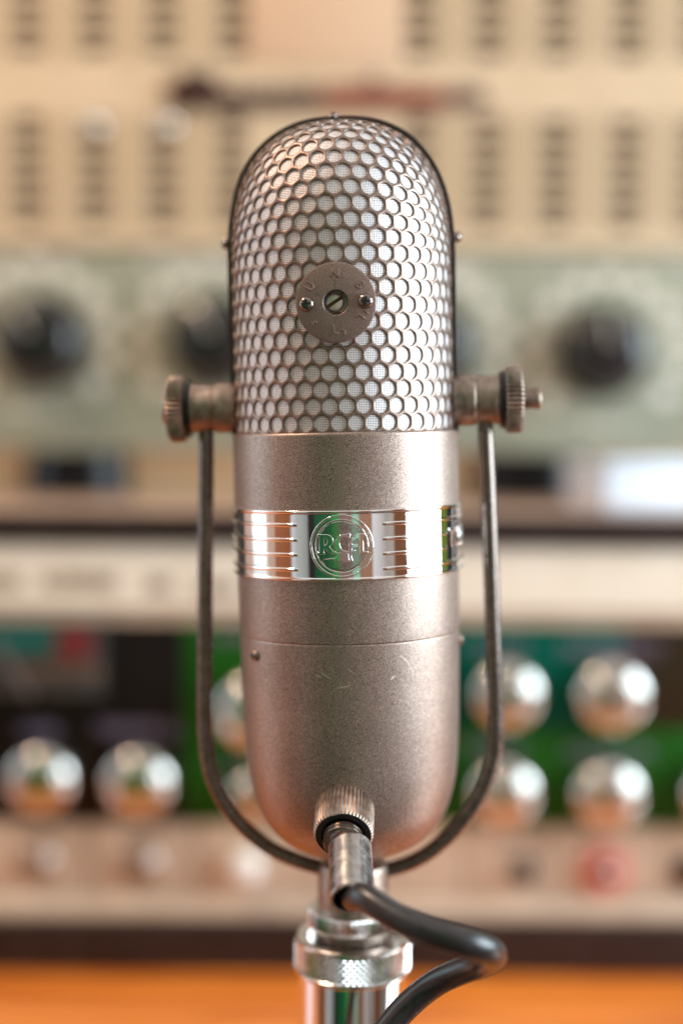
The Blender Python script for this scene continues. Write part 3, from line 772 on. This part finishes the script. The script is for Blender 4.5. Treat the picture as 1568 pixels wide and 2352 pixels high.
for c0, c1 in zip(colx, colx[1:]):
    if c1 - c0 > 250: continue
    for j, f in enumerate((.28, .39, .5, .61, .72)):
        for k in range(12):
            if (j + k) % 2: continue
            dimple(c0 + (c1-c0)*f, 275 + 22.3*k); dimple(c0 + (c1-c0)*f, -125 + 23*k)
obj('embossed_dimples', b2, mat('dimple_shade', lin(190, 167, 134), .6), vp, smooth=False, kind='stuff')
# pale plate and script badge
P2 = A('name_plate', box(ax(572, 60, YU), ax(922, 60, YU), YU - .0012, YU + .001, az(150, YU), ztop - .004, bevel=.0005), mat('lamp_tinted_plate', lin(216, 183, 152), .45))  # plate colour includes a warm tint from the lamp
def badge(name, px0, px1, py, amp_, wav, m, w0, par):
    pts_ = []; x = px0; i = 0
    while x <= px1:
        h_ = amp_*(1.0 if i % 2 else -1.0)*random.uniform(.7, 1.15)
        pts_.append(at(x, py + h_, YU - .003)); x += wav/2*random.uniform(.8, 1.2); i += 1
    return obj(name, tube(catmull(pts_, 6), w0, .0012, 8), m, par, world_coords=par is amp)
bd = badge('badge_script', 478, 740, 224, 15, 34, LOGOD, .0033, amp)
badge('script_stroke', 400, 492, 208, 27, 34, LOGOD, .0062, bd)
badge('script_stroke', 738, 1035, 222, 14, 30, LOGOR, .0038, bd)
badge('script_stroke', 1030, 1112, 222, 12, 32, LOGOD, .0026, bd)
q = [at(850, 232, YU - .003), at(856, 190, YU - .003), at(864, 172, YU - .003)]
obj('script_stroke', tube(catmull(q, 6), .0020, .0012, 8), LOGOD, bd)
obj('underline', tube([at(480, 238, YU - .002), at(1115, 238, YU - .002)], .0012, .001, 8), LOGOR, bd)
# chrome screw heads added to give bright window glints
for (px, py) in [(215, 286), (380, 284)]:
    c_ = at(px, py, YU); M = axis_matrix((c_.x, YU + .001, c_.z), (0, -1, 0), (1, 0, 0))
    s_ = A('glint_screw', lathe([(.0062, 0), (.0062, .001), (.0055, .0022), (.004, .003), (.002, .0033), (0, .0034)], 32, M), KNOBM)
def black_knob(px, py, r):
    c_ = at(px, py, YU - .016); M = axis_matrix((c_.x, YU, c_.z), (0, -1, 0), (1, 0, 0))
    N = 72; b3 = bmesh.new(); L = []
    for a_, h_, fl in [(1.0, .0005, 0), (1.02, .003, 0), (.98, .0055, 0), (.93, .0065, 1), (.92, .013, 1), (.87, .0185, .6), (.78, .0225, .2), (.66, .0248, 0), (.5, .0258, 0), (.3, .0262, 0)]:
        L.append([b3.verts.new(M @ Vector(((a_*r - fl*.0009*(1 + math.cos(12*2*math.pi*i/N))/2)*math.cos(2*math.pi*i/N), (a_*r - fl*.0009*(1 + math.cos(12*2*math.pi*i/N))/2)*math.sin(2*math.pi*i/N), h_))) for i in range(N)])
    for p, q in zip(L, L[1:]):
        for i in range(N): b3.faces.new((p[i], p[(i+1) % N], q[(i+1) % N], q[i]))
    b3.faces.new(L[-1])
    k = A('knob', b3, BAKELITE)
    a_ = random.uniform(R(60), R(150))
    obj('pointer', box(.15*r, .74*r, -.0007, .0007, .0258, .0266, M=M @ Matrix.Rotation(a_, 4, 'Z')), PRINTW, k, smooth=False)
    b4 = bmesh.new(); c0 = at(px, py, YU)
    Md = axis_matrix((c0.x, YU, c0.z), (0, -1, 0), (1, 0, 0))
    for i in range(11):
        t = R(-128 + 25.6*i + 90 - 0)
        box(1.38*r, 1.76*r, -.0046, .0046, -.0001, .0003, bm=b4, M=Md @ Matrix.Rotation(t, 4, 'Z'))
    A('dial_marking', b4, PRINTW, smooth=False)
for (px, py) in [(86, 782), (492, 784), (985, 792), (1394, 806)]: black_knob(px, py, 107*.79/FPX)
smear(335, 560, 614, 16, PRINTW, YU - .0003, amp and None) if False else None
def smear_amp(px0, px1, py, hh, m, step):
    b5 = bmesh.new(); x = px0
    while x < px1:
        w = random.uniform(.35, .7)*step
        box(ax(x, py, YU), ax(x + w, py, YU), YU - .0003, YU + .0003, az(py + hh*random.uniform(.6, 1), YU), az(py - hh*random.uniform(.6, 1), YU), bm=b5); x += step
    A('label_print', b5, m, smooth=False)
smear_amp(335, 545, 615, 17, PRINTW, 15); smear_amp(900, 1105, 622, 17, PRINTW, 15)
smear_amp(20, 130, 948, 9, PRINTW, 12); smear_amp(1340, 1450, 972, 11, PRINTW, 12); smear_amp(60, 130, 622, 8, PRINTW, 14)
# glossy feet on the mixer's top
YF = YU + .012
for px, wpx in ((166, 268), (1236, 300)):
    zf = zt + .0006; zz1 = az(1034, YF)
    cx_ = ax(px, 1090, YF); rr = wpx/2*(YF + DIST + .01)/FPX
    M = Matrix.Translation((cx_, YF + rr, 0))
    A('foot', lathe([(rr*.96, zf), (rr, zf + .002), (rr*.985, zc0 + .0005), (0, zc0 + .0005)], 72, M), FOOT)
A('gap_glow_board', box(-WU, WU, YF + .020, YF + .028, zt + .0008, zc0 + .002, bevel=.001), UNDER)  # pale board added to stand for light coming through the gap

YB = .285
WHITEB = mat('glow_white', lin(206, 212, 222), 0.4)  # for a made-up box put in place of a bright window glow
bx0 = at(1392, 1100, YB); bx1 = at(1640, 1100, YB); bz = az(1052, YB)
wb = thing('glow_box', 'made-up small white box standing in for a window glow on the mixer top at the right edge of the frame', 'box', Matrix.Translation((bx0.x, YB, zt + .001)))
obj('glow_box_base', box(bx0.x, bx1.x, YB, YB + .04, zt + .001, bz - .0062, bevel=.0025), WHITEB, wb, smooth='auto', world_coords=True)
obj('glow_box_lid', box(bx0.x - .001, bx1.x + .001, YB - .001, YB + .041, bz - .006, bz, bevel=.0022), WHITEB, wb, smooth='auto', world_coords=True)

RZ = Matrix.Translation((bx0.x, YB, 0)) @ Matrix.Rotation(R(22), 4, 'Z') @ Matrix.Translation((-bx0.x, -YB, 0))
wb.matrix_world = RZ @ wb.matrix_world
